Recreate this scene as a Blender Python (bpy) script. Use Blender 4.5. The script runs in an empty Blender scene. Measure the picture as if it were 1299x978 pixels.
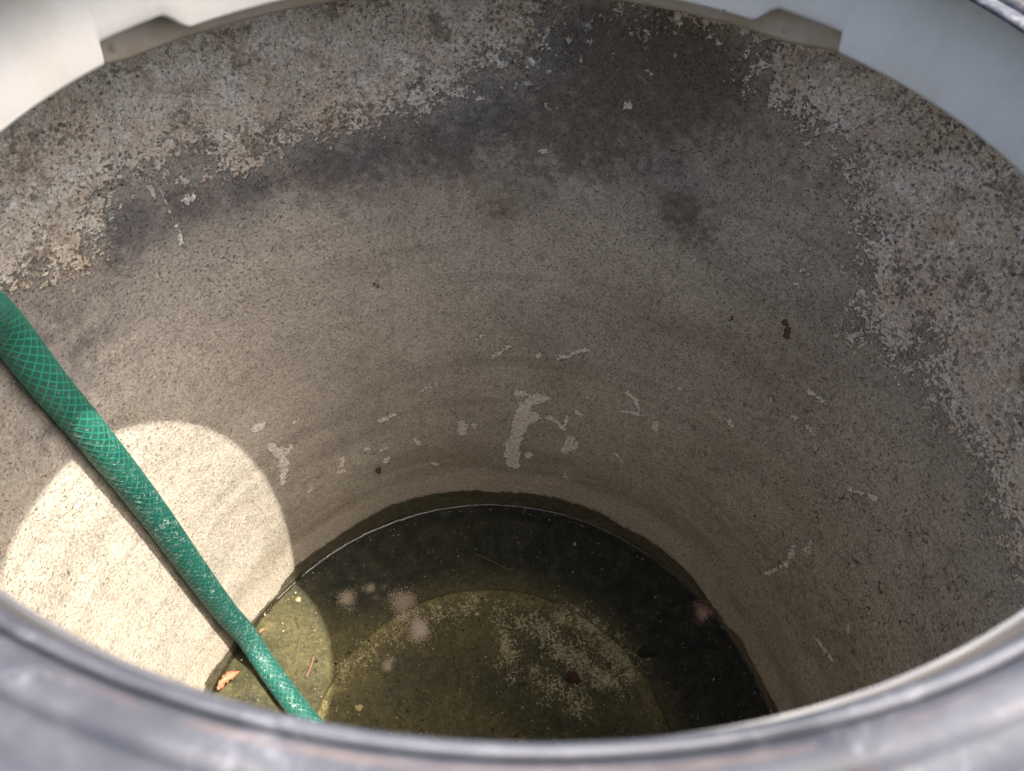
import bpy, bmesh, math, random
import numpy as np
from mathutils import Vector, Matrix
random.seed(7); rng = np.random.default_rng(7)
scene = bpy.context.scene
C = scene.collection
S = 0.28                       # metres per unit: inner radius of the concrete shaft
PI = math.pi

# ------------------------------------------------------------------ camera
cam = bpy.data.cameras.new('camera'); cam_ob = bpy.data.objects.new('camera', cam); C.objects.link(cam_ob)
cpos = Vector((0.002, -0.620, 0.503)) * S
pitch, yaw, roll = 0.702, 0.007, 0.053
fw = Vector((math.sin(pitch)*math.sin(yaw), math.sin(pitch)*math.cos(yaw), -math.cos(pitch)))
rt0 = Vector((math.cos(yaw), -math.sin(yaw), 0)); up0 = rt0.cross(fw)
rt = rt0*math.cos(roll) + up0*math.sin(roll); up = -rt0*math.sin(roll) + up0*math.cos(roll)
cam_ob.matrix_world = Matrix(((rt.x, up.x, -fw.x, cpos.x), (rt.y, up.y, -fw.y, cpos.y), (rt.z, up.z, -fw.z, cpos.z), (0, 0, 0, 1)))
cam.sensor_width = 36; cam.sensor_fit = 'HORIZONTAL'; cam.lens = 935/1299*36
cam.clip_start = 0.005; cam.clip_end = 2000
cam.dof.use_dof = True; cam.dof.focus_distance = 0.55; cam.dof.aperture_fstop = 20.0
scene.camera = cam_ob

# ------------------------------------------------------------------ sky, sun, exposure
SUN = Vector((0.452, -0.083, 1.0)).normalized()
sun_el = math.asin(SUN.z); sun_az = math.atan2(SUN.x, SUN.y)
w = bpy.data.worlds.new('World'); scene.world = w; w.use_nodes = True
wn = w.node_tree.nodes; sky = wn.new('ShaderNodeTexSky'); sky.sky_type = 'NISHITA'; sky.sun_disc = False
sky.sun_elevation = sun_el; sky.sun_rotation = sun_az; sky.dust_density = 9.0; sky.air_density = 1.0; sky.ozone_density = 1.5
w.node_tree.links.new(sky.outputs[0], wn['Background'].inputs[0]); wn['Background'].inputs[1].default_value = 0.15
sl = bpy.data.lights.new('sun', 'SUN'); sl.energy = 2.55; sl.angle = math.radians(0.5); sl.color = (1.0, 0.93, 0.82)
so = bpy.data.objects.new('sun', sl); C.objects.link(so)
so.rotation_euler = SUN.to_track_quat('Z', 'Y').to_euler(); so.location = (2, -0.4, 4)
scene.view_settings.view_transform = 'Standard'; scene.view_settings.look = 'None'
scene.view_settings.exposure = 2.52; scene.view_settings.gamma = 1.0; scene.view_settings.use_curve_mapping = False
scene.render.engine = 'CYCLES'
cy = scene.cycles; cy.max_bounces = 12; cy.diffuse_bounces = 8; cy.transparent_max_bounces = 16
cy.use_denoising = True; cy.caustics_reflective = False; cy.caustics_refractive = False

# ------------------------------------------------------------------ helpers
class NT:
    """small wrapper to write node trees"""
    def __init__(s, name, rough=0.9, spec=0.3):
        s.m = bpy.data.materials.new(name); s.m.use_nodes = True; s.t = s.m.node_tree
        s.b = s.t.nodes['Principled BSDF']; s.b.inputs['Roughness'].default_value = rough
        s.b.inputs['Specular IOR Level'].default_value = spec
        s.co = s.t.nodes.new('ShaderNodeTexCoord').outputs['Object']
    def put(s, sock, v):
        if isinstance(v, bpy.types.NodeSocket): s.t.links.new(v, sock)
        elif isinstance(v, (tuple, list)) and len(v) == 3 and sock.type == 'RGBA': sock.default_value = (*v, 1)
        else: sock.default_value = v
    def noise(s, scale, detail=3, rough=0.55, dist=0.0, co=None, off=0.0):
        n = s.t.nodes.new('ShaderNodeTexNoise'); n.noise_dimensions = '4D'
        n.inputs['W'].default_value = off
        n.inputs['Scale'].default_value = scale; n.inputs['Detail'].default_value = detail
        n.inputs['Roughness'].default_value = rough; n.inputs['Distortion'].default_value = dist
        s.t.links.new(co or s.co, n.inputs['Vector']); return n.outputs[0]
    def voro(s, scale, co=None, feature='F1', rnd=1.0):
        n = s.t.nodes.new('ShaderNodeTexVoronoi'); n.feature = feature; n.inputs['Scale'].default_value = scale
        n.inputs['Randomness'].default_value = rnd
        s.t.links.new(co or s.co, n.inputs['Vector']); return n.outputs['Distance']
    def attr(s, name):
        n = s.t.nodes.new('ShaderNodeAttribute'); n.attribute_name = name; return n.outputs['Fac']
    def math(s, op, a, b=0.0, c=None, clamp=False):
        n = s.t.nodes.new('ShaderNodeMath'); n.operation = op; n.use_clamp = clamp
        s.put(n.inputs[0], a); s.put(n.inputs[1], b)
        if c is not None: s.put(n.inputs[2], c)
        return n.outputs[0]
    def step(s, v, a, b):
        """0 at a, 1 at b, smooth"""
        n = s.t.nodes.new('ShaderNodeMapRange'); n.interpolation_type = 'SMOOTHSTEP'
        s.put(n.inputs['Value'], v)
        lo, hi, o0, o1 = (a, b, 0.0, 1.0) if a < b else (b, a, 1.0, 0.0)
        n.inputs['From Min'].default_value = lo; n.inputs['From Max'].default_value = hi
        n.inputs['To Min'].default_value = o0; n.inputs['To Max'].default_value = o1
        return n.outputs['Result']
    def mul(s, *v):
        r = v[0]
        for x in v[1:]: r = s.math('MULTIPLY', r, x)
        return r
    def add(s, *v):
        r = v[0]
        for x in v[1:]: r = s.math('ADD', r, x)
        return r
    def mix(s, f, a, b, mode='MIX'):
        n = s.t.nodes.new('ShaderNodeMix'); n.data_type = 'RGBA'; n.blend_type = mode
        s.put(n.inputs['Factor'], f); s.put(n.inputs[6], a); s.put(n.inputs[7], b); return n.outputs[2]
    def scalecol(s, col, f):
        n = s.t.nodes.new('ShaderNodeVectorMath'); n.operation = 'SCALE'
        s.put(n.inputs[0], col); s.put(n.inputs['Scale'], f); return n.outputs[0]
    def bump(s, h, strength=0.5, dist=0.001, prev=None):
        n = s.t.nodes.new('ShaderNodeBump'); n.inputs['Strength'].default_value = strength; n.inputs['Distance'].default_value = dist
        s.put(n.inputs['Height'], h)
        if prev is not None: s.t.links.new(prev, n.inputs['Normal'])
        s.t.links.new(n.outputs[0], s.b.inputs['Normal']); return n.outputs[0]
    def color(s, c): s.put(s.b.inputs['Base Color'], c)
    def rough(s, v): s.put(s.b.inputs['Roughness'], v)

def mesh_ob(name, verts, faces, mat, parent=None, smooth=True):
    me = bpy.data.meshes.new(name); me.from_pydata([tuple(v) for v in verts], [], faces); me.update()
    if smooth: me.shade_smooth()
    if mat: me.materials.append(mat)
    o = bpy.data.objects.new(name, me); C.objects.link(o)
    if parent: o.parent = parent
    return o
def tag(o, label=None, cat=None, group=None, kind=None):
    if label: o['label'] = label
    if cat: o['category'] = cat
    if group: o['group'] = group
    if kind: o['kind'] = kind
    return o
def grid_faces(nu, nv, wrap_u=False, wrap_v=False):
    """grid of nu x nv vertices, index i*nv+j"""
    f = []
    for i in range(nu if wrap_u else nu-1):
        a, b = i*nv, ((i+1) % nu)*nv
        for j in range(nv if wrap_v else nv-1):
            k = (j+1) % nv
            f.append((a+j, b+j, b+k, a+k))
    return f
def lathe(name, prof, n, mat, parent=None, tweak=None, closed=True, smooth=True):
    """closed profile of (r, z) in shaft units turned about the shaft axis"""
    v = []
    for i in range(n):
        t = 2*PI*i/n
        for j, (r, z) in enumerate(prof):
            if tweak: r, z = tweak(j, t, r, z)
            v.append((r*S*math.cos(t), r*S*math.sin(t), z*S))
    return mesh_ob(name, v, grid_faces(n, len(prof), True, closed), mat, parent, smooth)
def add_attr(me, name, arr):
    a = me.attributes.new(name, 'FLOAT', 'POINT'); a.data.foreach_set('value', np.asarray(arr, np.float32))
def seg_dist(P, Q):
    """distance of points P (n,2) to the polyline Q"""
    d = np.full(len(P), 1e9)
    Q = np.asarray(Q, float)
    if len(Q) == 1: return np.hypot(*(P-Q[0]).T)
    for a, b in zip(Q[:-1], Q[1:]):
        ab = b-a; L = max(ab@ab, 1e-12)
        t = np.clip(((P-a)@ab)/L, 0, 1)
        d = np.minimum(d, np.hypot(*(P-a-t[:, None]*ab).T))
    return d
def poly_sd(P, Q):
    """signed distance, positive inside"""
    Q = np.asarray(Q, float); d = seg_dist(P, np.vstack([Q, Q[:1]])); ins = np.zeros(len(P), bool)
    for a, b in zip(Q, np.roll(Q, -1, 0)):
        c = (a[1] > P[:, 1]) != (b[1] > P[:, 1])
        with np.errstate(divide='ignore', invalid='ignore'):
            x = (b[0]-a[0])*(P[:, 1]-a[1])/(b[1]-a[1])+a[0]
        ins ^= c & (P[:, 0] < x)
    return np.where(ins, d, -d)
def smooth_noise(P, freq, seed):
    """cheap value noise on 2-D coordinates, -1..1"""
    g = np.random.default_rng(seed).uniform(-1, 1, (64, 64)); q = P*freq; i = np.floor(q).astype(int); f = q-i; f = f*f*(3-2*f)
    a = g[i[:, 0] % 64, i[:, 1] % 64]; b = g[(i[:, 0]+1) % 64, i[:, 1] % 64]
    c = g[i[:, 0] % 64, (i[:, 1]+1) % 64]; d = g[(i[:, 0]+1) % 64, (i[:, 1]+1) % 64]
    return (a*(1-f[:, 0])+b*f[:, 0])*(1-f[:, 1]) + (c*(1-f[:, 0])+d*f[:, 0])*f[:, 1]

# ------------------------------------------------------------------ survey of the marks on the shaft wall, with some painted light and shade: (angle, height) in shaft units
PALE = [[(2.78, -0.441), (2.69, -0.473), (2.63, -0.532), (2.586, -0.509), (2.569, -0.467), (2.543, -0.434), (2.498, -0.406), (2.462, -0.381), (2.426, -0.383), (2.398, -0.396), (2.361, -0.392), (2.321, -0.404), (2.283, -0.427), (2.245, -0.451), (2.198, -0.47), (2.157, -0.43), (2.126, -0.41), (2.074, -0.423), (1.995, -0.422), (1.915, -0.414), (1.822, -0.401), (1.777, -0.381), (1.716, -0.358), (1.697, -0.321), (1.662, -0.294), (1.603, -0.303), (1.557, -0.265), (1.511, -0.252), (1.525, -0.218), (1.549, -0.195), (1.517, -0.168), (1.476, -0.143), (1.484, -0.059), (1.947, -0.057), (2.204, -0.064), (2.394, -0.074), (2.605, -0.135), (2.83, -0.183), (2.99, -0.351)], [(1.068, -0.189), (1.06, -0.228), (1.045, -0.253), (1.02, -0.273), (0.958, -0.286), (0.93, -0.33), (0.907, -0.324), (0.899, -0.295), (0.865, -0.302), (0.83, -0.326), (0.804, -0.376), (0.763, -0.453), (0.728, -0.453), (0.703, -0.515), (0.669, -0.557), (0.673, -0.6), (0.679, -0.671), (0.65, -0.733), (0.625, -0.703), (0.62, -0.66), (0.584, -0.669), (0.561, -0.696), (0.541, -0.69), (0.514, -0.694), (0.499, -0.635), (0.513, -0.568), (0.44, -0.657), (0.399, -0.718), (0.349, -0.73), (0.321, -0.713), (0.252, -0.701), (0.208, -0.721), (0.18, -0.743), (0.143, -0.732), (0.12, -0.773), (0.046, -0.792), (-0.056, -0.65), (0.106, -0.301), (0.371, -0.155), (0.555, -0.151), (0.814, -0.093), (0.96, -0.068), (1.077, -0.063), (1.063, -0.141)], [(1.396, -0.08), (1.375, -0.157), (1.353, -0.151), (1.326, -0.189), (1.312, -0.174), (1.308, -0.142), (1.278, -0.146), (1.255, -0.177), (1.236, -0.169), (1.217, -0.154), (1.185, -0.163), (1.129, -0.16), (1.099, -0.175), (1.068, -0.18), (1.044, -0.167), (1.077, -0.063)]]
CHIPS = [([(1.619, -1.267), (1.589, -1.236), (1.574, -1.22)], 0.0115), ([(1.655, -1.164), (1.675, -1.185)], 0.0037), ([(1.478, -1.253), (1.471, -1.241)], 0.0128), ([(1.414, -1.252), (1.38, -1.231), (1.357, -1.206), (1.319, -1.183)], 0.0076), ([(1.248, -1.268), (1.223, -1.28)], 0.0076), ([(1.176, -1.324), (1.142, -1.349), (1.118, -1.393)], 0.0077), ([(1.174, -1.426), (1.147, -1.419), (1.115, -1.408)], 0.0119), ([(1.539, -1.455), (1.518, -1.452)], 0.019), ([(1.462, -1.469), (1.504, -1.502), (1.518, -1.563)], 0.0273), ([(1.478, -1.574), (1.522, -1.609), (1.528, -1.672)], 0.0309), ([(1.532, -1.712), (1.542, -1.769), (1.543, -1.826), (1.532, -1.889)], 0.0293), ([(1.558, -1.745), (1.547, -1.795)], 0.0177), ([(1.477, -1.804), (1.488, -1.828)], 0.0135), ([(1.441, -1.464), (1.414, -1.457)], 0.0054), ([(1.413, -1.568), (1.386, -1.587), (1.361, -1.616)], 0.014), ([(1.354, -1.535), (1.357, -1.592)], 0.0097), ([(1.323, -1.502), (1.319, -1.513)], 0.0123), ([(1.328, -1.652), (1.335, -1.704), (1.349, -1.749)], 0.0186), ([(1.308, -1.673), (1.317, -1.731)], 0.0144), ([(1.461, -1.67), (1.438, -1.674)], 0.0072), ([(1.732, -1.615), (1.731, -1.682)], 0.0185), ([(1.684, -1.634), (1.679, -1.654)], 0.0086), ([(2.011, -1.519), (1.988, -1.512), (1.962, -1.506)], 0.0108), ([(1.865, -1.411), (1.838, -1.394), (1.819, -1.386)], 0.0066), ([(1.902, -1.678), (1.892, -1.706)], 0.0129), ([(2.083, -1.651), (2.068, -1.65)], 0.0084), ([(2.031, -1.686), (2.013, -1.681)], 0.0085), ([(2.17, -1.644), (2.18, -1.686)], 0.0137), ([(2.196, -1.713), (2.178, -1.717)], 0.0084), ([(1.846, -1.85), (1.828, -1.861)], 0.006), ([(2.011, -1.747), (2.021, -1.757)], 0.0144), ([(1.058, -1.408), (1.053, -1.452)], 0.0104), ([(1.166, -1.665), (1.145, -1.681), (1.131, -1.696)], 0.0099), ([(1.33, -1.885), (1.323, -1.926)], 0.0091), ([(1.298, -1.405), (1.297, -1.418)], 0.0066), ([(1.015, -1.213), (1.005, -1.222)], 0.0073), ([(0.844, -1.224), (0.832, -1.236)], 0.0106), ([(1.219, -1.499), (1.212, -1.508)], 0.0054), ([(0.822, -0.627), (0.798, -0.623)], 0.0074), ([(0.818, -0.671), (0.812, -0.675)], 0.0076), ([(0.743, -0.561), (0.734, -0.571)], 0.0062), ([(0.454, -1.103), (0.432, -1.078), (0.405, -1.053), (0.388, -1.041)], 0.0082), ([(0.456, -1.377), (0.457, -1.408)], 0.008), ([(0.492, -1.467), (0.486, -1.507), (0.476, -1.557), (0.491, -1.621), (0.52, -1.709)], 0.0083), ([(0.466, -1.447), (0.453, -1.43)], 0.0082), ([(0.274, -1.656), (0.245, -1.643), (0.215, -1.629)], 0.0071), ([(0.204, -1.624), (0.196, -1.621)], 0.0081), ([(0.216, -1.464), (0.223, -1.45)], 0.0055), ([(0.473, -1.227), (0.455, -1.224)], 0.0032), ([(0.675, -1.046), (0.649, -1.045), (0.616, -1.044)], 0.0096), ([(0.668, -0.938), (0.636, -0.931)], 0.0143), ([(0.688, -1.048), (0.652, -1.063)], 0.0053), ([(0.85, -0.918), (0.842, -0.928)], 0.0053), ([(0.769, -1.035), (0.754, -1.049)], 0.0065), ([(2.186, -0.907), (2.164, -0.914)], 0.0032), ([(0.518, -0.72), (0.509, -0.727)], 0.0071), ([(1.515, -0.506), (1.503, -0.509)], 0.0087), ([(1.327, -0.368), (1.321, -0.361)], 0.0072), ([(1.375, -0.254), (1.374, -0.259)], 0.0069), ([(1.43, -0.23), (1.426, -0.233)], 0.0077), ([(1.455, -0.189), (1.44, -0.201)], 0.0076), ([(1.527, -0.215), (1.52, -0.225)], 0.0102), ([(1.646, -0.272), (1.635, -0.283)], 0.0088), ([(1.624, -0.297), (1.61, -0.296)], 0.0071), ([(1.55, -0.29), (1.536, -0.298)], 0.0062), ([(1.511, -0.294), (1.51, -0.305)], 0.0062), ([(1.585, -0.347), (1.555, -0.336)], 0.0054), ([(1.674, -0.382), (1.659, -0.376)], 0.0064), ([(1.241, -0.229), (1.236, -0.233)], 0.005), ([(1.499, -0.268), (1.495, -0.271)], 0.0044), ([(1.509, -0.393), (1.499, -0.4)], 0.0037), ([(1.292, -0.277), (1.289, -0.282)], 0.0035), ([(1.086, -0.735), (1.073, -0.734)], 0.0051), ([(1.07, -0.402), (1.058, -0.396)], 0.0044), ([(2.415, -0.444), (2.411, -0.486), (2.406, -0.53), (2.412, -0.593)], 0.0025), ([(2.366, -0.488), (2.351, -0.487)], 0.0112), ([(2.368, -0.429), (2.355, -0.442)], 0.0083), ([(2.532, -0.45), (2.524, -0.443)], 0.0072), ([(2.577, -0.482), (2.566, -0.465)], 0.0072), ([(2.471, -0.418), (2.468, -0.427)], 0.0072), ([(2.432, -0.417), (2.429, -0.447)], 0.0073), ([(2.406, -1.282), (2.39, -1.285)], 0.0164), ([(2.38, -1.388), (2.365, -1.444), (2.361, -1.515), (2.386, -1.593)], 0.0159), ([(2.324, -1.452), (2.339, -1.469)], 0.0126), ([(2.316, -1.73), (2.303, -1.727)], 0.0083), ([(2.289, -1.352), (2.278, -1.34)], 0.0049), ([(2.145, -1.142), (2.136, -1.133)], 0.0035), ([(0.154, -0.8), (0.151, -0.843)], 0.0024), ([(0.505, -0.685), (0.508, -0.642), (0.512, -0.591), (0.516, -0.548)], 0.0087), ([(0.427, -0.628), (0.387, -0.634), (0.361, -0.682)], 0.0131), ([(0.679, -0.614), (0.674, -0.59), (0.657, -0.607)], 0.0107), ([(0.651, -0.712), (0.635, -0.688)], 0.0129), ([(0.565, -0.679), (0.543, -0.676)], 0.0106), ([(0.956, -0.079), (0.952, -0.08)], 0.0022)]
DARK = [(2.667, -0.656, 0.1012, 0.3), (1.766, -0.564, 0.1186, 0.25), (2.022, -0.569, 0.1154, 0.3), (1.495, -0.461, 0.1143, 0.5), (1.278, -0.385, 0.1272, 0.3), (1.361, -0.324, 0.1959, 0.75), (1.253, -0.233, 0.1013, 0.9), (1.156, -0.281, 0.1362, 0.65), (1.442, -0.245, 0.1035, 0.6), (1.018, -0.387, 0.1397, 0.25), (1.149, -0.597, 0.0784, 0.65), (1.083, -0.657, 0.0557, 0.5), (1.61, -0.427, 0.1033, 0.65), (1.763, -0.498, 0.0962, 0.7), (1.918, -0.513, 0.0915, 0.7), (2.069, -0.498, 0.074, 0.7), (2.223, -0.513, 0.0722, 0.7), (2.372, -0.506, 0.0692, 0.65), (2.49, -0.474, 0.0739, 0.7), (2.554, -0.539, 0.0663, 0.5), (1.605, -0.638, 0.0923, 0.35), (2.733, -0.552, 0.0936, 0.35), (1.377, -0.487, 0.115, 0.45), (0.865, -0.401, 0.0848, 0.3), (0.755, -0.484, 0.0513, 0.35), (2.724, -0.727, 0.1025, 0.25), (2.903, -0.76, 0.1133, 0.3), (1.481, -0.641, 0.041, 0.3), (1.603, -0.7, 0.042, 0.35), (1.71, -0.833, 0.0308, 0.2), (0.733, -0.905, 0.1226, 0.2), (0.764, -1.252, 0.1874, 0.25), (0.441, -1.626, 0.1726, 0.35), (0.165, -1.506, 0.1312, 0.35), (0.793, -1.646, 0.1607, 0.2), (2.317, -1.703, 0.1367, 0.3), (0.286, -1.975, 0.106, 0.2)]
LIGHT = [(0.223, -1.096, 0.416, 0.45), (0.62, -1.245, 0.3617, 0.2), (1.327, -0.713, 0.1256, 0.5), (1.146, -0.76, 0.1046, 0.4), (1.774, -0.774, 0.1503, 0.25), (1.444, -0.6, 0.0504, 0.4), (1.207, -0.784, 0.1276, 0.3), (0.323, -0.968, 0.1667, 0.3), (0.594, -1.916, 0.1117, 0.25), (1.695, -2.063, 0.2567, 0.12), (2.338, -0.797, 0.2382, 0.2), (0.58, -1.657, 0.0772, 0.2), (0.863, -0.618, 0.1123, 0.2), (1.885, -1.119, 0.2891, 0.15)]  # pale blotches; broad right-hand blobs painted to lift the shaded lower wall
BLUE = [(2.346, -1.095, 0.3557, 0.4), (2.395, -0.638, 0.1826, 0.4), (2.69, -0.66, 0.2178, 0.6), (2.839, -0.732, 0.1803, 0.6), (2.5, -0.822, 0.192, 0.4), (2.49, -0.474, 0.1149, 0.8), (2.258, -0.503, 0.1247, 0.7), (1.974, -0.503, 0.1318, 0.7), (1.704, -0.407, 0.1299, 0.8), (1.218, -0.505, 0.0571, 0.6), (1.512, -0.234, 0.086, 0.6), (1.128, -0.555, 0.0767, 0.5), (0.902, -0.217, 0.0625, 0.3), (1.89, -0.248, 0.1357, 0.4)]  # bluish stains; broad left blobs also painted to counter warm bounced light
BROWN = [(0.14, -1.276, 0.3171, 0.35), (0.9, -1.883, 0.3504, 0.5), (0.723, -0.992, 0.422, 0.4), (2.08, -2.022, 0.2473, 0.3), (1.247, -1.738, 0.3788, 0.25), (0.385, -2.519, 0.3791, 0.7), (0.18, -1.608, 0.342, 0.8), (0.433, -1.986, 0.2479, 0.6), (1.296, -0.191, 0.0831, 0.8), (1.176, -0.2, 0.0985, 0.5), (2.589, -0.276, 0.0854, 0.6), (2.458, -0.194, 0.0715, 0.8), (1.079, -0.243, 0.0989, 0.4), (2.218, -0.223, 0.1884, 0.25), (1.127, -0.65, 0.0798, 0.5), (1.646, -0.651, 0.103, 0.35), (2.039, -0.553, 0.0762, 0.35), (0.671, -0.28, 0.0901, 0.4), (0.231, -0.757, 0.1296, 0.4), (0.62, -1.245, 0.2713, 0.3), (1.818, -1.924, 0.4002, 0.3), (1.267, -0.344, 0.2137, 0.4)]
SPECK = [([(0.026, 0.535), (0.087, 0.507), (0.177, 0.466)], 0.0334), ([(0.177, 0.466), (0.264, 0.367), (0.306, 0.326)], 0.0436), ([(0.311, 0.533), (0.411, 0.432), (0.492, 0.335)], 0.0385), ([(0.321, 0.341), (0.461, 0.291)], 0.0334), ([(0.178, 0.278), (0.303, 0.229)], 0.0282), ([(-0.094, 0.545), (-0.213, 0.523), (-0.298, 0.488)], 0.018), ([(-0.482, 0.346), (-0.38, 0.439)], 0.0128), ([(0.236, 0.53), (0.324, 0.473)], 0.0257), ([(0.029, 0.459), (0.064, 0.315)], 0.0154), ([(-0.556, 0.281), (-0.531, 0.301)], 0.0103)]
WETEDGE = [(2.951, -2.101), (2.816, -2.136), (2.668, -2.158), (2.557, -2.158), (2.449, -2.092), (2.351, -2.11), (2.247, -2.098), (2.12, -2.081), (2.018, -2.064), (1.872, -2.067), (1.776, -2.073), (1.689, -2.076), (1.598, -2.097), (1.404, -2.076), (1.239, -2.08), (1.064, -2.105), (0.923, -2.094), (0.772, -2.098), (0.66, -2.137), (0.543, -2.158), (0.459, -2.134), (0.348, -2.147), (0.246, -2.138), (0.208, -2.119)]
WATER = -2.188; FLOOR = -2.215

# ------------------------------------------------------------------ materials
def mat_wall():
    n = NT('stained_concrete', 0.92, 0.2)
    A = n.attr
    big = n.noise(14, 4, 0.6, 0.3); mid = n.noise(60, 4, 0.6, off=2); med = n.noise(160, 3, 0.6, off=5)
    fine = n.noise(420, 3, 0.7, off=7); grit = n.noise(900, 2, 0.6, off=9)
    # fresh cement face, uneven
    mp = n.t.nodes.new('ShaderNodeMapping'); mp.inputs['Scale'].default_value = (0.14, 0.14, 1.0); n.t.links.new(n.co, mp.inputs['Vector'])
    band = n.noise(34, 4, 0.6, 0.4, co=mp.outputs[0], off=81); streak = n.t.nodes.new('ShaderNodeMapping')
    streak.inputs['Scale'].default_value = (1.0, 1.0, 0.12); n.t.links.new(n.co, streak.inputs['Vector'])
    run = n.noise(70, 4, 0.65, 0.2, co=streak.outputs[0], off=83)
    col = n.mix(n.step(big, 0.35, 0.65), (0.35, 0.317, 0.267), (0.445, 0.405, 0.342))
    col = n.mix(n.mul(n.step(n.add(n.mul(mid, 0.6), n.mul(med, 0.4)), 0.46, 0.64), 0.55), col, (0.50, 0.45, 0.37))
    col = n.mix(n.mul(n.step(n.noise(95, 5, 0.75, off=85), 0.50, 0.66), 0.42), col, (0.18, 0.158, 0.125))
    col = n.mix(n.mul(n.step(band, 0.50, 0.62), 0.45), col, (0.25, 0.225, 0.185))
    col = n.mix(n.mul(n.step(run, 0.54, 0.70), 0.3), col, (0.26, 0.23, 0.185))
    col = n.mix(n.mul(A('brown'), n.step(med, 0.25, 0.6), 0.85), col, (0.285, 0.225, 0.15))
    col = n.mix(n.mul(A('blue'), n.step(mid, 0.2, 0.6), 0.7), col, (0.25, 0.242, 0.235))
    col = n.mix(n.mul(A('light'), n.step(n.add(mid, n.mul(fine, 0.4)), 0.5, 0.85), 0.75), col, (0.52, 0.465, 0.38))
    wet = n.add(A('wet'), n.mul(n.math('SUBTRACT', mid, 0.5), 0.06))
    col = n.mix(n.mul(n.step(wet, -0.16, -0.10), n.step(wet, 0.0, -0.03), 0.5), col, (0.46, 0.39, 0.30))
    col = n.mix(n.mul(n.step(wet, -0.36, -0.22), n.step(wet, -0.13, -0.18), n.step(band, 0.35, 0.6), 0.5), col, (0.24, 0.205, 0.145))
    # dark damp stain with a broken outline
    dk = n.step(n.add(A('dark'), n.mul(n.math('SUBTRACT', mid, 0.5), 1.0), n.mul(n.math('SUBTRACT', med, 0.5), 1.3), n.mul(n.math('SUBTRACT', fine, 0.5), 1.5)), 0.14, 0.85)
    dkc = n.mix(A('blue'), n.mix(A('brown'), (0.145, 0.125, 0.102), (0.14, 0.108, 0.076)), (0.118, 0.114, 0.120))
    col = n.mix(n.mul(dk, 0.92), col, dkc)
    # pale lime-washed areas, mottled and eaten by specks
    edge = n.add(A('pale'), n.mul(n.math('SUBTRACT', mid, 0.5), 0.16), n.mul(n.math('SUBTRACT', med, 0.5), 0.30), n.mul(n.math('SUBTRACT', fine, 0.5), 0.30))
    pale = n.mul(n.step(edge, -0.012, 0.018), 0.93)
    pc = n.mix(n.step(n.noise(45, 5, 0.65, off=21), 0.40, 0.6), (0.60, 0.50, 0.39), (0.71, 0.645, 0.535))
    pc = n.mix(n.mul(n.step(n.noise(30, 5, 0.75, off=31), 0.50, 0.64), 0.5), pc, (0.42, 0.375, 0.32))
    pc = n.mix(n.mul(n.step(n.noise(60, 4, 0.7, 0.5, off=33), 0.54, 0.62), 0.85), pc, (0.77, 0.73, 0.655))
    pc = n.mix(n.mul(n.step(n.noise(22, 4, 0.7, 0.5, off=35), 0.56, 0.66), 0.6), pc, (0.50, 0.37, 0.235))
    dcol = n.mix(n.step(n.noise(40, 2, off=44), 0.42, 0.58), (0.135, 0.128, 0.115), (0.19, 0.145, 0.09))
    clus = n.noise(26, 3, 0.6, off=42)
    sp = n.step(n.add(n.noise(250, 4, 0.75, off=41), n.mul(n.math('SUBTRACT', n.noise(34, 4, 0.7, off=47), 0.5), 0.95)), 0.53, 0.64)
    pc = n.mix(n.mul(sp, 0.66), pc, dcol)
    d1 = n.step(n.add(n.voro(120), n.mul(fine, 0.8), n.mul(med, 0.5), n.mul(clus, 1.7)), 1.50, 1.32)
    d2 = n.step(n.add(n.voro(240), n.mul(fine, 0.7), n.mul(n.noise(20, 2, off=46), 1.3)), 1.20, 1.04)
    pc = n.mix(n.mul(n.math('MAXIMUM', d1, d2), 0.78), pc, dcol)
    col = n.mix(pale, col, pc)
    # flakes of old white paint
    cs = n.add(A('chip'), n.mul(n.math('SUBTRACT', mid, 0.5), 0.03), n.mul(n.math('SUBTRACT', med, 0.5), 0.036), n.mul(n.math('SUBTRACT', fine, 0.5), 0.034))
    chip = n.mul(n.step(cs, -0.002, 0.004), n.step(n.add(fine, n.mul(med, 0.6)), 0.42, 0.62))
    col = n.mix(n.mul(chip, 0.8), col, n.mix(n.step(fine, 0.3, 0.7), (0.66, 0.62, 0.55), (0.76, 0.72, 0.65)))
    bits = n.step(n.add(n.voro(75), n.mul(med, 0.12)), 0.145, 0.115)
    col = n.mix(n.mul(bits, n.step(n.noise(9, 2, off=51), 0.5, 0.6), 0.7), col, (0.58, 0.54, 0.48))
    # sand grain: dark pits and light grains
    g = n.add(n.mul(fine, 0.6), n.mul(grit, 0.4))
    col = n.scalecol(col, n.add(-0.62, n.mul(g, 3.25)))
    pit = n.step(n.noise(480, 2, 0.6, off=61), 0.60, 0.67)
    col = n.mix(n.mul(pit, 0.65), col, (0.085, 0.072, 0.055))
    hair = n.step(n.math('ABSOLUTE', n.math('SUBTRACT', n.noise(120, 1, 0.5, 0.6, off=71), 0.5)), 0.016, 0.008)
    hair = n.mul(hair, n.step(n.noise(80, 2, off=72), 0.49, 0.54), A('cracky'))
    col = n.mix(n.mul(hair, 0.75), col, (0.06, 0.052, 0.042))
    # wet algae fringe above the water
    wt = n.step(n.add(A('wet'), n.mul(n.math('SUBTRACT', mid, 0.5), 0.05), n.mul(n.math('SUBTRACT', med, 0.5), 0.03), n.mul(n.math('SUBTRACT', fine, 0.5), 0.03)), -0.004, 0.006)
    ac = n.mix(n.step(med, 0.35, 0.65), (0.04, 0.036, 0.02), (0.085, 0.074, 0.04))
    col = n.mix(wt, col, ac)
    n.color(col)
    n.rough(n.add(0.92, n.mul(wt, -0.4)))
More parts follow.
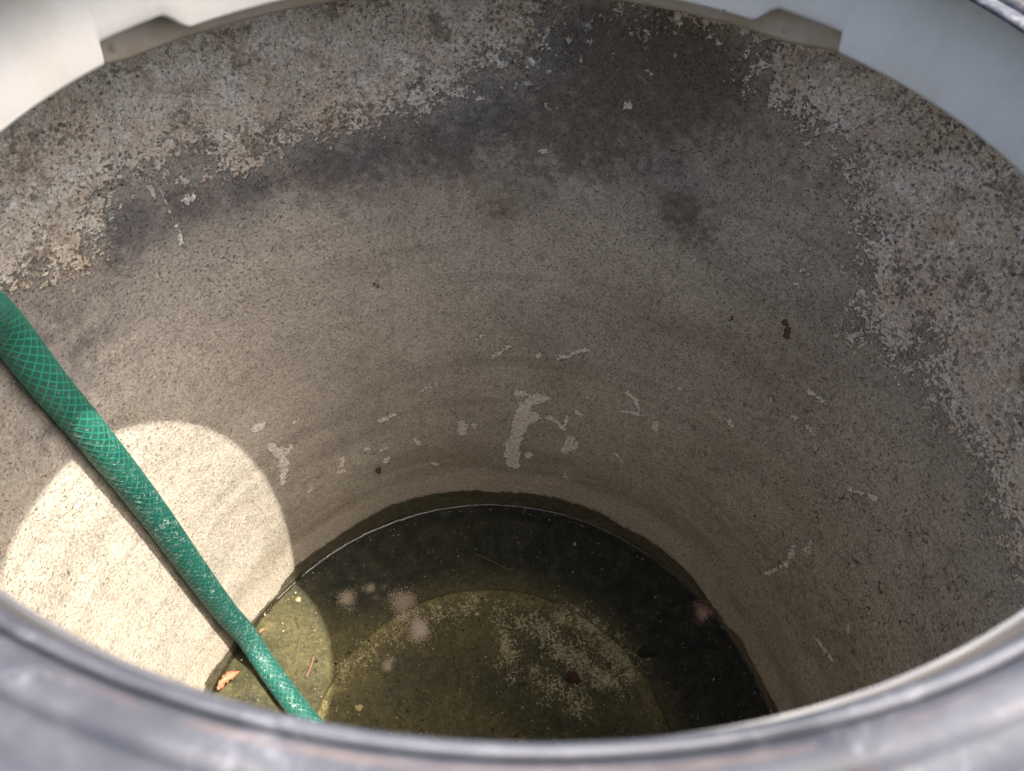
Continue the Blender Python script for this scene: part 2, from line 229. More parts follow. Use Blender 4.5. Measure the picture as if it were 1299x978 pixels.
    b = n.bump(n.add(fine, n.mul(grit, 0.5), n.mul(pit, -0.8)), 0.8, 0.0012)
    b = n.bump(n.add(n.mul(chip, 1.2), n.mul(pale, 1.0), n.mul(med, 0.35), n.mul(hair, -1.0)), 0.8, 0.0010, b)
    return n.m
def mat_floor():
    n = NT('algae_concrete', 0.8, 0.3)
    big = n.noise(10, 4, 0.6); med = n.noise(60, 4, 0.65, off=3); fine = n.noise(220, 3, 0.7, off=5); grit = n.noise(520, 2, off=6)
    col = n.mix(n.step(big, 0.35, 0.65), (0.060, 0.058, 0.034), (0.112, 0.102, 0.055))
    col = n.mix(n.step(med, 0.5, 0.75), col, (0.165, 0.14, 0.075))
    col = n.mix(n.mul(n.step(n.noise(16, 3, off=9), 0.5, 0.66), 0.6), col, (0.055, 0.055, 0.05))
    col = n.mix(n.mul(n.step(n.add(n.attr('edge_dark'), n.mul(n.math('SUBTRACT', big, 0.5), 0.8)), 0.1, 0.9), 0.85), col, n.mix(n.step(med, 0.4, 0.6), (0.014, 0.020, 0.025), (0.036, 0.039, 0.035)))
    fr = n.mul(n.step(n.add(n.attr('rimdist'), n.mul(n.math('SUBTRACT', med, 0.5), 0.16)), 0.10, 0.0), 0.9)
    col = n.mix(n.mul(fr, n.step(n.noise(140, 3, 0.7, off=17), 0.3, 0.6)), col, (0.215, 0.185, 0.09))
    sp = n.step(n.add(n.attr('speck'), n.mul(n.math('SUBTRACT', n.noise(330, 3, 0.65, 1.2, off=13), 0.5), 0.50), n.mul(n.math('SUBTRACT', n.noise(50, 3, off=14), 0.5), 0.22)), 0.004, 0.035)
    col = n.mix(n.mul(sp, 0.85), col, n.mix(n.step(fine, 0.35, 0.65), (0.36, 0.32, 0.21), (0.50, 0.46, 0.34)))
    col = n.scalecol(col, n.add(-0.7, n.mul(fine, 1.9), n.mul(grit, 1.5)))
    gr = n.step(n.voro(150), 0.13, 0.09)
    col = n.mix(n.mul(gr, n.step(med, 0.5, 0.55), 0.7), col, (0.32, 0.31, 0.28))
    n.color(col); n.bump(n.add(fine, n.mul(grit, 0.5), med), 0.6, 0.0015); return n.m
def mat_water():
    m = bpy.data.materials.new('water'); m.use_nodes = True; t = m.node_tree; t.nodes.clear()
    out = t.nodes.new('ShaderNodeOutputMaterial'); mx = t.nodes.new('ShaderNodeMixShader')
    tr = t.nodes.new('ShaderNodeBsdfTransparent'); tr.inputs[0].default_value = (0.73, 0.73, 0.67, 1)
    gl = t.nodes.new('ShaderNodeBsdfGlossy'); gl.inputs['Roughness'].default_value = 0.015
    fr = t.nodes.new('ShaderNodeFresnel'); fr.inputs[0].default_value = 1.33
    L = t.links.new
    L(fr.outputs[0], mx.inputs[0]); L(tr.outputs[0], mx.inputs[1]); L(gl.outputs[0], mx.inputs[2]); L(mx.outputs[0], out.inputs[0])
    return m
def mat_white():
    n = NT('white_plastic', 0.45, 0.4)
    mp = n.t.nodes.new('ShaderNodeMapping'); mp.inputs['Scale'].default_value = (1, 1, 0.3); n.t.links.new(n.co, mp.inputs['Vector'])
    s = n.step(n.noise(30, 5, 0.68, co=mp.outputs[0]), 0.44, 0.72); f = n.noise(120, 3, off=4)
    col = n.mix(n.mul(s, 0.5), (0.43, 0.415, 0.38), (0.35, 0.31, 0.245))
    col = n.scalecol(col, n.add(0.93, n.mul(f, 0.12)))
    col = n.mix(n.mul(n.step(n.voro(34), 0.045, 0.03), 0.8), col, (0.16, 0.14, 0.11))
    gr = n.mul(n.attr('ledge_shade'), n.step(n.noise(30, 4, 0.65, off=12), 0.12, 0.34))
    col = n.mix(gr, col, (0.05, 0.05, 0.055))  # shadow tone painted over the near ledge
    n.color(col); n.bump(n.noise(60, 2, off=8), 0.1, 0.001); return n.m
def mat_skirt():
    n = NT('grimy_plastic', 0.6, 0.3)
    s = n.step(n.noise(40, 5, 0.65), 0.35, 0.7)
    col = n.mix(s, (0.42, 0.36, 0.285), (0.33, 0.265, 0.185))
    col = n.mix(n.step(n.noise(60, 3, off=4), 0.66, 0.76), col, (0.2, 0.165, 0.11))
    n.color(col); n.bump(n.noise(160, 3, off=9), 0.3, 0.001); return n.m
def mat_frame():
    n = NT('weathered_black_plastic', 0.42, 0.16)
    d = n.noise(22, 5, 0.7, 0.6); f = n.noise(260, 3, 0.6, off=3); sc = n.noise(48, 5, 0.78, 1.2, off=5)
    col = n.mix(n.step(d, 0.35, 0.68), (0.020, 0.022, 0.028), (0.042, 0.045, 0.054))
    col = n.mix(n.mul(n.step(sc, 0.52, 0.64), 0.75), col, (0.085, 0.087, 0.10))
    col = n.mix(n.mul(n.step(n.noise(25, 4, 0.6, off=8), 0.56, 0.66), 0.5), col, (0.06, 0.044, 0.036))
    sx = n.t.nodes.new('ShaderNodeSeparateXYZ'); n.t.links.new(n.co, sx.inputs[0])
    rr = n.math('SQRT', n.add(n.math('MULTIPLY', sx.outputs[0], sx.outputs[0]), n.math('MULTIPLY', sx.outputs[1], sx.outputs[1])))
    rr = n.add(rr, n.mul(n.math('SUBTRACT', n.noise(14, 2, off=31), 0.5), 0.0012))
    for r0, hw, cc, off in ((0.5515, 0.0008, (0.15, 0.105, 0.085), 33), (0.5625, 0.0011, (0.13, 0.12, 0.12), 35), (0.5435, 0.0006, (0.14, 0.14, 0.15), 37)):
        ln = n.step(n.math('ABSOLUTE', n.math('SUBTRACT', rr, r0*S)), hw, hw*0.3)
        col = n.mix(n.mul(ln, n.step(n.noise(30, 3, 0.7, off=off), 0.42, 0.6), 0.25), col, cc)
    col = n.scalecol(col, n.add(0.75, n.mul(f, 0.5)))
    n.color(col); n.rough(n.add(0.48, n.mul(d, 0.35))); n.bump(n.add(sc, n.mul(f, 0.4)), 0.35, 0.0006); return n.m
def mat_hose():
    n = NT('green_hose_plastic', 0.32, 0.3)
    dirt = n.step(n.noise(45, 5, 0.7), 0.54, 0.74); fl = n.step(n.noise(240, 3, 0.7, 0.6, off=4), 0.57, 0.66)
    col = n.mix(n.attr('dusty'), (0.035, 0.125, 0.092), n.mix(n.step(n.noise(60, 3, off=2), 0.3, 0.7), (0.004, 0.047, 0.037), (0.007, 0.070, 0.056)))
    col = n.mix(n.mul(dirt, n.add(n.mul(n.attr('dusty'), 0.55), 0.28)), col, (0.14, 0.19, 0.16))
    col = n.mix(n.mul(fl, n.attr('dusty'), 0.7), col, (0.34, 0.38, 0.33))
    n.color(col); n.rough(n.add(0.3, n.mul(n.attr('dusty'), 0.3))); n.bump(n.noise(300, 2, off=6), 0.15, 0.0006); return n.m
def mat_braid():
    n = NT('hose_braid_yarn', 0.4, 0.4)
    d = n.attr('dusty')
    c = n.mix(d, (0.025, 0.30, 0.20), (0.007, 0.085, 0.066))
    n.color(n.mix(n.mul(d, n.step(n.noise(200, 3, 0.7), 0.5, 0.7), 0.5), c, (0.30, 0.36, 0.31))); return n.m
def mat_simple(name, a, b, scale=60, rough=0.8, detail=4, lo=0.35, hi=0.65, bump=0.3, trans=None):
    n = NT(name, rough, 0.3); d = n.noise(scale, detail, 0.65)
    n.color(n.mix(n.step(d, lo, hi), a, b)); n.bump(n.noise(scale*3, 2, off=5), bump, 0.001); return n.m
def mat_ground():
    n = NT('dry_soil', 0.95, 0.1)
    a = n.noise(2.0, 5, 0.6); b = n.noise(30, 5, 0.7, off=3); f = n.noise(160, 3, 0.7, off=5)
    col = n.mix(n.step(a, 0.35, 0.65), (0.16, 0.125, 0.085), (0.22, 0.185, 0.13))
    col = n.mix(n.mul(n.step(b, 0.5, 0.7), 0.6), col, (0.085, 0.085, 0.04))
    n.color(n.scalecol(col, n.add(0.6, n.mul(f, 0.8)))); n.bump(n.add(b, f), 0.7, 0.01); return n.m

M_wall, M_floor, M_water, M_white, M_skirt, M_frame, M_hose, M_braid, M_ground = (
    mat_wall(), mat_floor(), mat_water(), mat_white(), mat_skirt(), mat_frame(), mat_hose(), mat_braid(), mat_ground())
M_slab = mat_simple('cast_concrete', (0.24, 0.22, 0.19), (0.32, 0.29, 0.25))
M_rust = mat_simple('rust', (0.07, 0.035, 0.02), (0.16, 0.10, 0.06), 500)
M_void = mat_simple('dark_grit', (0.018, 0.015, 0.013), (0.04, 0.034, 0.028), 400)
M_leaf = mat_simple('dry_orange_leaf', (0.27, 0.085, 0.045), (0.36, 0.145, 0.085), 120, 0.7)
M_brown = mat_simple('rotting_brown_leaf', (0.028, 0.014, 0.010), (0.06, 0.028, 0.02), 150, 0.7)
M_black = mat_simple('black_leaf', (0.010, 0.010, 0.011), (0.02, 0.019, 0.018), 150, 0.6)
M_twig = mat_simple('dead_twig', (0.10, 0.075, 0.05), (0.17, 0.13, 0.085), 200)
M_stick = mat_simple('pink_bark', (0.22, 0.12, 0.075), (0.30, 0.18, 0.12), 200)
M_fuzz = mat_simple('pale_fuzz', (0.50, 0.42, 0.36), (0.60, 0.52, 0.45), 200)
M_pinkfuzz = mat_simple('pinkish_fuzz', (0.48, 0.29, 0.25), (0.58, 0.38, 0.33), 200)
M_peb = mat_simple('pale_pebble', (0.40, 0.33, 0.18), (0.50, 0.42, 0.26), 200)

# ------------------------------------------------------------------ ground
gr = [0.705, 0.76, 0.85, 1.0, 1.3, 1.8, 3, 6, 15, 50, 200, 800, 3000]
gv = []
for i in range(96):
    t = 2*PI*i/96
    for r in gr:
        z = 0.118 + (0 if r < 0.9 else 0.02*math.sin(3*t+r*2)*min(1, r-0.9))
        gv.append((r*S*math.cos(t), r*S*math.sin(t), z*S))
tag(mesh_ob('ground', gv, grid_faces(96, len(gr), True), M_ground), kind='structure')

# ------------------------------------------------------------------ concrete shaft
th = np.concatenate([np.linspace(math.radians(-40), math.radians(205), 1000, endpoint=False), np.linspace(math.radians(205), math.radians(320), 110, endpoint=False)])
zz = np.concatenate([np.linspace(0.0, -2.06, 330, endpoint=False), np.linspace(-2.06, FLOOR-0.03, 50)])
TH, ZZ = np.meshgrid(th, zz, indexing='ij'); T = TH.ravel(); Z = ZZ.ravel()
P = np.stack([T, Z], 1)
def wallpts(L): return [(t, z) for t, z in L]
def run(f, *a):
    out = np.empty(len(P))
    for k in range(0, len(P), 60000): out[k:k+60000] = f(P[k:k+60000], *a)
    return out
pale = np.maximum.reduce([run(poly_sd, q) for q in PALE])
chip = np.full(len(P), -0.08)
for pts, wd in CHIPS:
    pa = np.array(pts); lo = pa.min(0)-wd-0.07; hi = pa.max(0)+wd+0.07
    m = np.where(((P > lo) & (P < hi)).all(1))[0]
    chip[m] = np.maximum(chip[m], wd-seg_dist(P[m], pa))
def blobs(L):
    o = np.zeros(len(P))
    for t, z, r, s in L: o = 1-(1-o)*(1-s*np.exp(-((P[:, 0]-t)**2+(P[:, 1]-z)**2)/(r*r)))
    return o
dark, light, blue, brown = blobs(DARK), blobs(LIGHT), blobs(BLUE), blobs(BROWN)
we = np.array(sorted(WETEDGE)); wz = np.interp(T, we[:, 0], we[:, 1], left=-2.12, right=-2.12)
wet = wz - Z
cracky = np.clip(1-(np.hypot(T-0.25, (Z+1.3))/0.9), 0, 1)+0.25
R = 1.0 + 0.003*smooth_noise(P, 2, 1) + 0.0006*smooth_noise(P, 9, 2) + 0.0004*smooth_noise(P, 30, 3)
R -= 0.0016*np.clip(chip/0.004, 0, 1)
V = np.stack([R*np.cos(T), R*np.sin(T), Z], 1)*S
shaft = mesh_ob('concrete_shaft', V, grid_faces(len(th), len(zz), True), M_wall)
for nm, a in (('pale', pale), ('chip', chip), ('dark', dark), ('light', light), ('blue', blue), ('brown', brown), ('wet', wet), ('cracky', cracky)):
    add_attr(shaft.data, nm, a)
tag(shaft, 'mottled grey concrete shaft wall with pale lime patches, dark stains and white paint flakes', 'shaft')
lathe('cover_slab', [(0.672, 0.0), (1.12, 0.0), (1.12, 0.10), (0.672, 0.10)], 96, M_slab, shaft, smooth=False)

def wall_point(t, z, r=1.0): return Vector((r*math.cos(t), r*math.sin(t), z))*S
def lump(name, centre, size, mat, parent=None, axis=None, seed=1, sub=2, rough=0.35):
    """irregular small stone or clod"""
    bm = bmesh.new(); bmesh.ops.create_icosphere(bm, subdivisions=sub, radius=1.0); rr = random.Random(seed)
    ph = [rr.uniform(0, 6) for _ in range(6)]
    for v in bm.verts:
        k = 1+rough*(0.5*math.sin(3*v.co.x+ph[0])+0.5*math.sin(4*v.co.y+ph[1])+0.4*math.sin(5*v.co.z+ph[2])) + rr.uniform(-0.1, 0.1)*rough
        v.co = Vector((v.co.x*size[0], v.co.y*size[1], v.co.z*size[2]))*k*S
    if axis is not None:
        q = Vector(axis).to_track_quat('Z', 'Y').to_matrix()
        for v in bm.verts: v.co = q @ v.co
    me = bpy.data.meshes.new(name); bm.to_mesh(me); bm.free(); me.shade_smooth(); me.materials.append(mat)
    o = bpy.data.objects.new(name, me); C.objects.link(o); o.location = centre
    if parent: o.parent = parent
    return o
def inward(t): return Vector((-math.cos(t), -math.sin(t), 0))
for t, z, sz in ((1.967, -0.912, 0.013), (0.800, -0.811, 0.018), (0.942, -0.867, 0.006)):
    r = random.Random(int(t*100))
    for k in range(5):
        lump('rusty_stub', wall_point(t+r.uniform(-.6, .6)*sz, z+r.uniform(-1.2, 1.2)*sz, 1.0), (sz*r.uniform(.25, .55), sz*r.uniform(.3, .7), sz*0.25), M_rust, shaft, inward(t), k+int(t*10))
for t, z, sz in ((2.055, -1.799, 0.012), (0.642, -1.52, 0.005)):
    lump('hole_lump', wall_point(t, z, 1.0), (sz, sz*1.3, sz*0.7), M_void, shaft, inward(t), 4)  # dark lumps added in place of small holes in the wall

# ------------------------------------------------------------------ pit floor, raised disc, water
rad = np.concatenate([np.linspace(0, 0.60, 90), np.linspace(0.604, 0.66, 15), np.linspace(0.67, 1.03, 50)]); an = np.linspace(0, 2*PI, 320, endpoint=False)
AN, RA = np.meshgrid(an, rad, indexing='ij'); XY = np.stack([(RA*np.cos(AN)).ravel(), (RA*np.sin(AN)).ravel()], 1)
rim = 0.628 + 0.006*np.sin(3*AN.ravel()+1)*0.6 + 0.004*np.sin(11*AN.ravel())*0.5
rr_ = RA.ravel()
zf = FLOOR + 0.014*np.clip((rim-rr_)/0.012+0.5, 0, 1) + 0.003*smooth_noise(XY+3, 8, 5)
sd = np.full(len(XY), -0.3)
for pts, wd in SPECK: sd = np.maximum(sd, wd-seg_dist(XY, pts))
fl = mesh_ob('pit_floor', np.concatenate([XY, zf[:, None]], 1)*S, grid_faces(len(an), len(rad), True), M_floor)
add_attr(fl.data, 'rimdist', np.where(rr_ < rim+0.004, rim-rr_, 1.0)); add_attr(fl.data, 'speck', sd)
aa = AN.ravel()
add_attr(fl.data, 'edge_dark', np.clip((rr_-0.62)/0.18, 0, 1)*np.clip((2.62-aa)/0.35, 0, 1)*np.clip((aa+0.3)/0.3, 0, 1)*1.2 + np.where(aa > 5.5, np.clip((rr_-0.62)/0.18, 0, 1), 0))  # floor darker and bluer outside the disc, on the far and right sides
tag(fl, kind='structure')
rw = np.concatenate([np.linspace(0, 0.95, 20), np.linspace(0.955, 0.975, 5, endpoint=False), np.linspace(0.975, 1.0, 24)]); wv = []
for i in range(360):
    t = 2*PI*i/360
    for r in rw:
        z = WATER + (0.0085+0.0018*math.sin(17*t)*math.sin(29*t+1)+0.0012*math.sin(61*t))*math.exp(-(1.0-r)/0.0048) + 0.0004*math.sin(r*22+math.sin(t*2))*0.5
        wv.append((r*S*math.cos(t), r*S*math.sin(t), z*S))
tag(mesh_ob('water', wv, grid_faces(360, len(rw), True), M_water), kind='structure')

# ------------------------------------------------------------------ white plastic collar with two bayonet notches
def notch(t):
    """0 on the lip, 1 in a notch"""
    d = math.degrees(t) % 360
    def box(a, b, e1, e2): return max(0, min(1, (d-a)/e1))*max(0, min(1, (b-d)/e2))
    return max(box(140.4, 153.9, 3.6, 0.9), box(41.9, 55.8, 0.9, 3.6), box(262, 274, 2.0, 0.6))
collar_prof = [(0.665, 0.070), (0.588, 0.0430), (0.580, 0.0430), (0.5745, 0.0455), (0.5725, 0.0510), (0.5735, 0.09), (0.576, 0.13), (0.580, 0.172), (0.583, 0.182), (0.600, 0.182), (0.70, 0.182), (0.70, 0.082)]
def collar_tw(j, t, r, z):
    k = notch(t); k = k*k*(3-2*k)
    if j in (1, 2, 3, 4): z = z + 0.024*k; r = r+0.004*k
    if j == 0: z = z + 0.016*k
    q = min(1, max(0, (-math.sin(t)-0.1)/0.5)); q = q*q*(3-2*q)          # towards the near side the collar carries a narrow ledge
    if j == 6: r, z = r+(0.5310-r)*q, z+(0.140-z)*q
    if j == 7: r, z = r+(0.5295-r)*q, z+(0.1495-z)*q
    if j == 8: r, z = r+(0.5320-r)*q, z+(0.1508-z)*q
    if j == 9: r, z = r+(0.5335-r)*q, z+(0.1440-z)*q
    if j == 10: r, z = r, z+(0.1435-z)*q
    return r, z
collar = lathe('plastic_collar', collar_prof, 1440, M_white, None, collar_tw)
def skirt_tw(j, t, r, z):
    d = math.degrees(t) % 360
    k = 1-min(1, max(0, (d-43)/9))*min(1, max(0, (155-d)/9))
    if j in (0, 1, 4): z = z+0.018*k
    return r, z
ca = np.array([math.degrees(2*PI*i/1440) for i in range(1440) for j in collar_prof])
add_attr(collar.data, 'ledge_shade', np.clip((ca-186)/12, 0, 1)*np.where(ca < 270, 1.0, 1.0-0.6*np.clip((ca-270)/25, 0, 1)))  # near ledge darkened to paint in a cast shadow, weaker to the right
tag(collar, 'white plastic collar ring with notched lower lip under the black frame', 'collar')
lathe('skirt', [(0.657, -0.004), (0.654, 0.003), (0.650, 0.095), (0.671, 0.095), (0.671, -0.004)], 360, M_skirt, collar, skirt_tw)

# ------------------------------------------------------------------ black plastic frame
fp = [(0.560, 0.1845), (0.5345, 0.1845), (0.5325, 0.1860), (0.5335, 0.1885), (0.5360, 0.1900), (0.5405, 0.1900), (0.5420, 0.1880), (0.5425, 0.1840), (0.5455, 0.1840), (0.5462, 0.1880), (0.5480, 0.1915),
      (0.5540, 0.1945), (0.5600, 0.1950), (0.5640, 0.1935), (0.5660, 0.1885), (0.5680, 0.1875), (0.5790, 0.1880), (0.5830, 0.1915), (0.600, 0.1930), (0.640, 0.1910),
      (0.655, 0.186), (0.690, 0.170), (0.705, 0.150), (0.712, 0.130), (0.86, 0.126), (0.866, 0.116), (0.715, 0.112), (0.702, 0.150), (0.70, 0.1845)]
def frame_tw(j, t, r, z):
    q = min(1, max(0, (-math.sin(t)-0.1)/0.5)); q = q*q*(3-2*q)                      # near side: the rim stands as a step above the collar ledge
    if 1 <= j <= 5: r, z = r-0.024*(1-q)+0.0055*q, z+0.004*(1-q)
    if j <= 1: z = z-0.040*q
    if j == 2: r, z = r+0.0005*q, z-0.037*q
    return r, z
frame = lathe('manhole_frame', fp, 720, M_frame, None, frame_tw)
tag(frame, 'scuffed black plastic manhole frame with ribbed rim around the shaft opening', 'frame')

# ------------------------------------------------------------------ hose
OD = 0.072
def spline(pts, n):
    pts = [Vector(p) for p in pts]; pts = [2*pts[0]-pts[1]]+pts+[2*pts[-1]-pts[-2]]; o = []
    for i in range(1, len(pts)-2):
        a, b, c, d = pts[i-1:i+3]
        for k in range(n):
            t = k/n; o.append(0.5*((2*b)+(c-a)*t+(2*a-5*b+4*c-d)*t*t+(3*b-a-3*c+d)*t*t*t))
    return o+[pts[-2]]
def frames(path):
    out = []; n = None
    for i, p in enumerate(path):
        t = (path[min(i+1, len(path)-1)]-path[max(i-1, 0)]).normalized()
        if n is None: n = t.orthogonal().normalized()
        n = (n-t*n.dot(t)).normalized(); out.append((p, n, t.cross(n)))
    return out
HP = [(-2.2, -1.75, 0.155), (-1.5, -1.22, 0.16), (-0.95, -0.80, 0.175), (-0.70, -0.50, 0.24), (-0.52, -0.375, 0.25), (-0.415, -0.275, 0.15), (-0.455, -0.29, 0.02), (-0.55, -0.29, -0.10), (-0.64, -0.22, -0.18), (-0.74, -0.06, -0.225), (-0.80, 0.07, -0.24), (-0.845, 0.185, -0.30), (-0.905, 0.283, -0.455), (-0.909, 0.298, -0.64), (-0.905, 0.309, -0.80), (-0.900, 0.319, -0.985), (-0.897, 0.329, -1.215),
      (-0.895, 0.336, -1.511), (-0.891, 0.345, -1.838), (-0.870, 0.345, -2.05), (-0.825, 0.300, -2.155), (-0.74, 0.215, -2.174), (-0.645, 0.125, -2.176), (-0.53, 0.03, -2.176), (-0.33, -0.09, -2.172), (-0.1, -0.22, -2.172)]
HP = [(x*(1.0+(0.0055 if z < -0.4 else 0)), y*(1.0+(0.0055 if z < -0.4 else 0)), z) for x, y, z in HP]
path = spline(HP, 14); FR = frames(path); NS = 28
hv = [((p+(n*math.cos(2*PI*j/NS)+b*math.sin(2*PI*j/NS))*OD/2)*S) for p, n, b in FR for j in range(NS)]
hose = mesh_ob('garden_hose', hv, grid_faces(len(FR), NS, False, True), M_hose)
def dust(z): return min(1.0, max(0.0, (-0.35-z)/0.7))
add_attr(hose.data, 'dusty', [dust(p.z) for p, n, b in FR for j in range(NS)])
tag(hose, 'green braided garden hose running down the sunlit shaft wall into the water', 'hose')
ln = [0.0]
for a, b in zip(path[:-1], path[1:]): ln.append(ln[-1]+(b-a).length)
bv, bf, bd = [], [], []
NST = 11; pitchlen = 0.29; hw = 0.0024
dense = spline(HP, 40); FD = frames(dense); ld = [0.0]
for a, b in zip(dense[:-1], dense[1:]): ld.append(ld[-1]+(b-a).length)
for sgn in (1, -1):
    for k in range(NST):
        base = len(bv)
        for i, (p, n, b) in enumerate(FD):
            a0 = 2*PI*(k/NST + sgn*ld[i]/pitchlen); da = hw/(OD/2)*1.25
            for a, e in ((a0-da, -0.0006), (a0, 0.0011), (a0+da, -0.0006)):
                bv.append((p+(n*math.cos(a)+b*math.sin(a))*(OD/2+e))*S); bd.append(dust(p.z))
        for i in range(len(FD)-1):
            for q in (0, 1):
                o = base+3*i+q; bf.append((o, o+1, o+4, o+3))
br = mesh_ob('braid', bv, bf, M_braid, hose); add_attr(br.data, 'dusty', bd); br['kind'] = 'stuff'

# ------------------------------------------------------------------ leaves, twigs, fuzz, pebbles in the water
def leaf(name, loc, length, width, rz, curl, mat, tilt=(0, 0), seed=1, jag=0.12):
    rr = random.Random(seed); nu, nv = 17, 7; top = []; 
    for i in range(nu):
        u = i/(nu-1); hwid = width/2*max(0.02, math.sin(PI*u**0.85))**0.7*(1+jag*(rr.random()-0.5))
        for j in range(nv):
            v = j/(nv-1)*2-1
            x = (u-0.5)*length; y = v*hwid + 0.16*length*math.sin(PI*u)*0.8
            z = curl*(v*v)*width*0.5 + curl*0.35*length*(u-0.5)**2 + 0.01*length*math.sin(9*u+3*v)
            top.append((x, y, z))
    vs = [(x*S, y*S, z*S) for x, y, z in top] + [(x*S, y*S, (z-0.0035)*S) for x, y, z in top]
    N = nu*nv; f = grid_faces(nu, nv); f2 = [(a+N, d+N, c+N, b+N) for a, b, c, d in f]
    edge = [i*nv for i in range(nu)] + [(nu-1)*nv+j for j in range(1, nv)] + [i*nv+nv-1 for i in range(nu-2, -1, -1)] + [j for j in range(nv-2, 0, -1)]
    side = [(edge[k], edge[(k+1) % len(edge)], edge[(k+1) % len(edge)]+N, edge[k]+N) for k in range(len(edge))]
    o = mesh_ob(name, vs, f+f2+side, mat); o.location = Vector(loc)*S; o.rotation_euler = (tilt[0], tilt[1], rz); return o
def stick(name, pts, r, mat, n=6, taper=0.5):
    pa = spline(pts, 5); F = frames(pa); v = []
    for i, (p, a, b) in enumerate(F):
        k = r*(1-(1-taper)*i/(len(F)-1))*(1+0.15*math.sin(i*2.1))
        v += [(p+(a*math.cos(2*PI*j/n)+b*math.sin(2*PI*j/n))*k)*S for j in range(n)]
    f = grid_faces(len(F), n, False, True)+[tuple(range(n-1, -1, -1)), tuple(range(len(v)-n, len(v)))]
    return mesh_ob(name, v, f, mat)
def fuzz(name, loc, r, mat, n=900, seed=1, flat=0.55):
    rr = np.random.default_rng(seed); v = []; f = []
    lob = rr.normal(size=(5, 3))*r*0.55
    for i in range(n):
        c0 = lob[i % 5]*(0 if i % 3 else 1) + rr.normal(size=3)*r*(0.22+0.16*(i % 2)+0.12*(i % 5 == 0)); c0[2] = abs(c0[2])*flat
        a = rr.normal(size=3); a /= np.linalg.norm(a); b = np.cross(a, rr.normal(size=3)); b /= np.linalg.norm(b)
        a *= r*rr.uniform(0.015, 0.045); b *= r*0.016; k = len(v)
        v += [c0-a-b, c0+a-b, c0+a+b, c0-a+b]; f.append((k, k+1, k+2, k+3))
    o = mesh_ob(name, np.array(v)*S, f, mat, smooth=False); o.location = Vector(loc)*S; return o
W0 = WATER+0.004; F0 = FLOOR+0.004; D0 = FLOOR+0.017
tag(leaf('dead_leaf', (-0.925, 0.225, W0+0.018), 0.092, 0.030, 0.80, 0.6, M_leaf, (0.25, -0.1), 3, 0.7), 'curled orange dead leaf floating at the sunlit edge of the water', 'leaf')
tag(leaf('leaf_fragment', (-0.862, 0.412, W0+0.002), 0.022, 0.008, 0.9, 0.3, M_leaf, (0, 0), 5), 'tiny orange leaf scrap beside the green hose at the waterline', 'leaf scrap')
tag(stick('bark_strip', [(-0.660, 0.335, F0+0.006), (-0.662, 0.30, F0+0.007), (-0.672, 0.262, F0+0.005)], 0.0045, M_stick, 6, 0.9), 'short pinkish strip of bark lying on the sunlit pit floor', 'bark strip')
tag(leaf('rotten_leaf', (0.282, 0.291, D0+0.006), 0.062, 0.04, -0.3, 0.5, M_brown, (0.1, 0.1), 8, 0.4), 'dark red-brown rotten leaf on the speckled raised disc', 'leaf')
tag(leaf('sunken_leaf', (0.565, 0.40, F0+0.008), 0.078, 0.042, 0.05, 0.1, M_black, (0, 0), 9, 0.05), 'black oval sunken leaf on the dark floor right of the disc', 'leaf')
tag(leaf('leaf_flake', (0.05, 0.708, F0+0.004), 0.035, 0.02, 0.7, 0.3, M_rust, (0, 0), 10, 0.4), 'small reddish leaf flake on the dark floor behind the disc', 'leaf scrap')
tag(stick('twig', [(-0.335, 0.155, D0+0.004), (-0.29, 0.12, D0+0.006), (-0.235, 0.075, D0+0.004)], 0.0045, M_twig), 'thin tan twig on the disc near the lower left, close to the frame', 'twig')
tag(stick('twig', [(0.035, 0.175, D0+0.004), (0.08, 0.145, D0+0.005), (0.125, 0.11, D0+0.004)], 0.003, M_twig), 'finer grey twig lying at the middle of the raised disc', 'twig')
tag(stick('twig', [(-0.10, 0.775, F0+0.004), (-0.03, 0.745, F0+0.006), (0.03, 0.715, F0+0.004)], 0.003, M_twig), 'slender twig on the dark floor behind the disc by a reddish flake', 'twig')
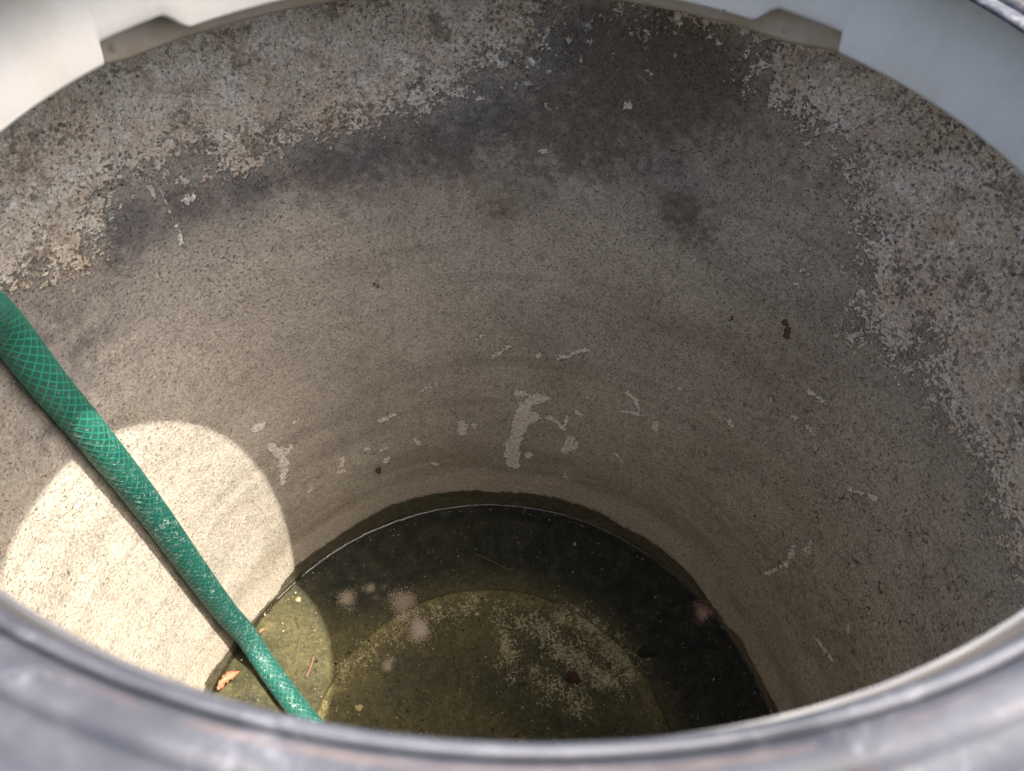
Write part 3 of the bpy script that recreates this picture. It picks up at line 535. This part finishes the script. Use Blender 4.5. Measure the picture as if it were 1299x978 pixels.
for i, (x, y, r, z, m, lab) in enumerate((
        (-0.357, 0.554, 0.052, F0, M_fuzz, 'largest pale fuzzy tuft just left of the raised disc edge'),
        (-0.284, 0.444, 0.048, D0, M_fuzz, 'pale fuzzy tuft sitting on the left edge of the raised disc'),
        (-0.495, 0.611, 0.026, F0, M_fuzz, 'small pale fuzzy tuft behind the larger ones at the left'),
        (-0.577, 0.559, 0.042, F0, M_fuzz, 'faint grey fuzzy tuft beside the edge of the sunlit water'),
        (0.785, 0.560, 0.036, WATER, M_pinkfuzz, 'pinkish fuzzy tuft at the right waterline against the shaft wall'),
        (-0.385, 0.308, 0.024, D0, M_fuzz, 'little elongated fuzzy tuft low on the raised disc'))):
    tag(fuzz('algae_tuft', (x, y, z), r, m, 3000 if i > 1 else 6000, i+1), lab, 'algae tuft', 'fuzzy tufts in the water')
for i, (x, y, s, z, lab) in enumerate((
        (-0.765, 0.550, 0.011, F0, 'yellowish pebble in the sunlit shallow water near the wall'),
        (0.303, 0.843, 0.007, F0, 'tiny white pebble on the dark floor by the far wall'),
        (-0.466, 0.163, 0.013, D0, 'round tan pebble on the disc close to the near frame'))):
    tag(lump('pebble', Vector((x, y, z))*S, (s, s, s*0.6), M_peb, None, None, i+20), lab, 'pebble', 'pebbles on the pit floor')

def crumbs(name, pts, mat, seed, s0, s1):
    """loose silt: tiny uneven grains, far too many to count, in one object"""
    rr = np.random.default_rng(seed); v, f = [], []
    for x, y, z in pts:
        s = rr.uniform(s0, s1)*rr.uniform(0.5, 1.0); a = rr.uniform(0, 6.28); k = len(v)
        for q in range(4):
            e = s*rr.uniform(0.6, 1.3)*(1.8 if q % 2 == 0 and seed % 2 else 1.0)
            v.append((x+e*math.cos(a+q*PI/2), y+e*math.sin(a+q*PI/2), z))
        v.append((x, y, z+s*0.7)); f += [(k, k+1, k+4), (k+1, k+2, k+4), (k+2, k+3, k+4), (k+3, k, k+4)]
    o = mesh_ob(name, np.array(v)*S, f, mat, smooth=False); o['kind'] = 'stuff'; return o
def scatter(n, seed, r0, r1, z):
    rr = np.random.default_rng(seed); a = rr.uniform(0, 2*PI, n); r = np.sqrt(rr.uniform(r0*r0, r1*r1, n))
    return [(q*math.cos(t), q*math.sin(t), z + (0.014 if q < 0.622 and z < WATER-0.01 else 0)) for q, t in zip(r, a)]
crumbs('waterline_silt', scatter(420, 3, 0.972, 0.996, WATER+0.0015), M_void, 3, 0.0018, 0.0045)
crumbs('waterline_scum', scatter(160, 5, 0.955, 0.992, WATER+0.001), M_fuzz, 5, 0.0012, 0.0032)
crumbs('dark_floor_silt', scatter(700, 7, 0.0, 0.95, FLOOR+0.003), M_void, 7, 0.002, 0.006)
crumbs('pale_floor_silt', scatter(420, 9, 0.0, 0.95, FLOOR+0.003), M_fuzz, 9, 0.0015, 0.0036)
